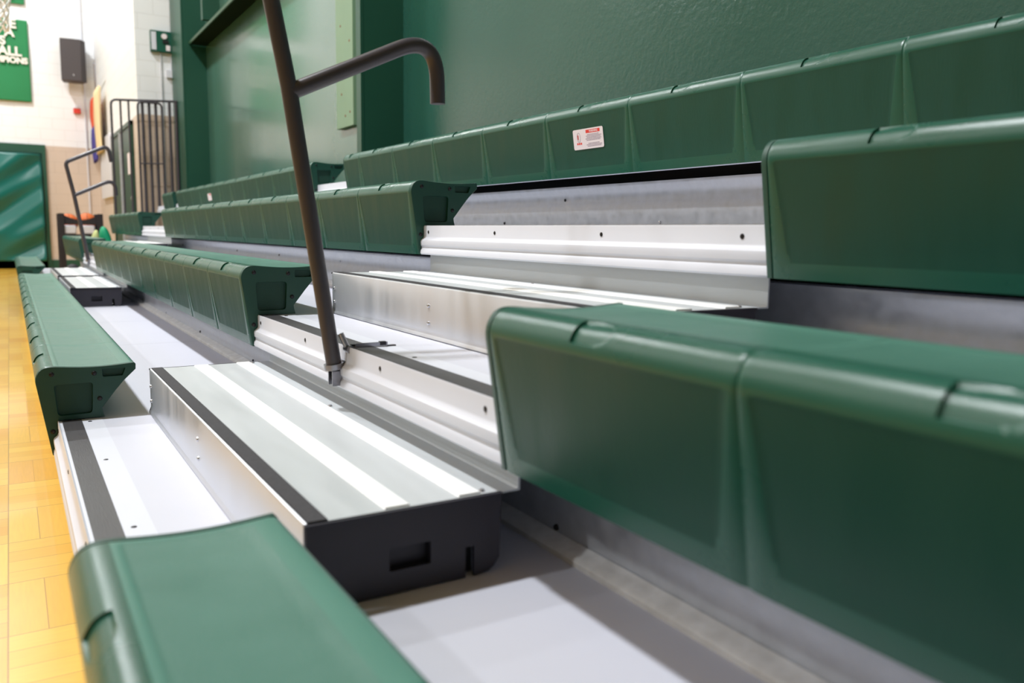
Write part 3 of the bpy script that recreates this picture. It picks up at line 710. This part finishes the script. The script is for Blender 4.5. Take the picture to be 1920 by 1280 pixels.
# ball cart, basketballs, bags behind the far benches
CY = 13.2
t = thing('ball_cart', 'black sling ball cart with scooped sides behind the far benches', 'ball cart', (.86, CY, 0))
zt_ = ZC + .19; hw = .24
for sy in (-.25, .25):
    bm = bmesh.new(); g = []
    for i in range(17):
        u = -1 + i / 8.; top = zt_ - .085 * (1 - u * u); g.append((bm.verts.new((u * hw, sy, top)), bm.verts.new((u * hw, sy, zt_ - .15)), bm.verts.new((u * hw, sy + .01, top)), bm.verts.new((u * hw, sy + .01, zt_ - .15))))
    for a, b in zip(g, g[1:]):
        bm.faces.new((a[0], b[0], b[1], a[1])); bm.faces.new((a[2], a[3], b[3], b[2])); bm.faces.new((a[0], a[2], b[2], b[0])); bm.faces.new((a[1], b[1], b[3], a[3]))
    done('sling', bm, m_blk, t)
for sx in (-hw, hw):
    for sy in (-.25, .25):
        bm = bmesh.new(); box(bm, sx - .035, sx + .035, sy - .02, sy + .02, .05, zt_); done('post', bm, m_blk, t)
        bm = bmesh.new(); cyl(bm, (sx - .02, sy, .035), (sx + .02, sy, .035), .035); done('caster', bm, m_blk, t)
bm = bmesh.new(); box(bm, -hw, hw, -.25, .25, .10, .14); done('base', bm, m_blk, t)
bm = bmesh.new(); box(bm, -hw, hw, -.25, .25, zt_ - .34, zt_ - .285); done('shelf', bm, m_blk, t)
def ball(x, y, z, r, m, name, label, cat, group=None):
    bm = bmesh.new(); bmesh.ops.create_uvsphere(bm, u_segments=24, v_segments=14, radius=r); 
    o = done(name, bm, m, None, smooth=True, angle=180); o.location = (x, y, z)
    s = bmesh.new()
    for ax_ in range(3):
        pts = []
        for i in range(25):
            a = 2 * PI * i / 24; p = [math.cos(a) * r, math.sin(a) * r]; p.insert(ax_, 0); pts.append(p)
        tube(s, pts, .003, 5)
    done('seam', s, m_blk, o); return tag(o, label, cat, group)
ball(.72, CY, zt_ - .285 + .12 + .045, .12, m_orange, 'basketball', 'orange basketball in the black cart, behind the far handrail post', 'basketball', 'basketballs in the cart')
ball(.95, CY, zt_ - .285 + .12 + .06, .12, m_orange, 'basketball', 'orange basketball in the black cart, the rightmost', 'basketball', 'basketballs in the cart')
for i, (sx, lab) in enumerate(((.70, 'white folded towel on the cart shelf, left of the far handrail'), (.93, 'white folded towel on the cart shelf, right of the far handrail'))):
    bm = bmesh.new(); box(bm, sx - .07, sx + .10, CY - .24, CY + .1, zt_ - .285, zt_ - .16); tag(done('folded_towel', bm, m_white, bevel=.02), lab, 'towel')
# cap-like black bag, lime and green bags on the second deck
def blob(name, pts, y, dy, m, label, cat):
    bm = bmesh.new(); cx = sum(p[0] for p in pts) / len(pts); cz = sum(p[1] for p in pts) / len(pts); rings = []
    for s, d in ((.55, -1), (.9, -.7), (1, -.2), (1, .2), (.9, .7), (.55, 1)):
        rings.append([bm.verts.new((cx + (p[0] - cx) * s, y + d * dy, (cz + (p[1] - cz) * s) if s < 1 else p[1])) for p in pts])
    for a, b in zip(rings, rings[1:]):
        for i in range(len(a)): bm.faces.new((a[i], a[(i + 1) % len(a)], b[(i + 1) % len(a)], b[i]))
    bm.faces.new(rings[0][::-1]); bm.faces.new(rings[-1])
    o = done(name, bm, m, None, smooth=True, angle=180); md = o.modifiers.new('sub', 'SUBSURF'); md.levels = 1; md.render_levels = 2
    return tag(o, label, cat)
DZ = RZ[1] + .0885
blob('duffel_bag', [(.95, DZ), (1.09, DZ), (1.08, DZ + .10), (1.03, DZ + .27), (.95, DZ + .28), (.93, DZ + .10)], 11.3, .12, m_bag, 'bright green cloth bag slumped behind the distant benches', 'bag')
blob('gym_bag', [(.83, DZ), (.92, DZ), (.93, DZ + .08), (.92, DZ + .24), (.87, DZ + .22), (.82, DZ + .08)], 11.15, .10, m_lime, 'pale lime bag beside the bright green one', 'bag')
blob('backpack', [(.44, RZ[0] + .0885), (.62, RZ[0] + .0885), (.62, RZ[0] + .18), (.55, RZ[0] + .24), (.47, RZ[0] + .20)], 9.6, .12, m_blk, 'black bag lying on the lowest deck beyond the far aisle', 'bag')

# basketball hoop hanging into the top left corner
t = thing('basketball_hoop', 'basketball hoop with white cord net in the top left corner', 'basketball hoop', (-.055, 9.4, 3.05)); t.rotation_euler = (0, 0, PI / 2)
bm = bmesh.new(); tube(bm, [(.229 * math.cos(a), .229 * math.sin(a), 0) for a in [2 * PI * i / 32 for i in range(33)]], .009, 8); done('rim', bm, m_rim, t, smooth=True)
def netr(v): return .229 * (1 - v) + .155 * v + .02 * math.sin(v * PI) * -1
bm = bmesh.new(); K = 12
for d in (-1, 1):
    for i in range(K):
        pts = []
        for j in range(9):
            v = j / 8; a = 2 * PI * (i + d * j * .5) / K; rr = netr(v) * (1 + (.03 if j % 2 else -.03)); pts.append((rr * math.cos(a), rr * math.sin(a), -.44 * v))
        tube(bm, pts, .0085, 5)
done('net', bm, m_net, t, smooth=True)
bm = bmesh.new(); box(bm, -.06, .06, .225, .42, -.05, .012); done('rim_bracket', bm, m_rim, t)
bm = bmesh.new(); box(bm, -.9, .9, .42, .45, -.15, .92); done('backboard', bm, m_white, t)
bm = bmesh.new(); box(bm, -.04, .04, .45, .53, .30, CEIL - 3.05); done('hanger', bm, m_colg, t)
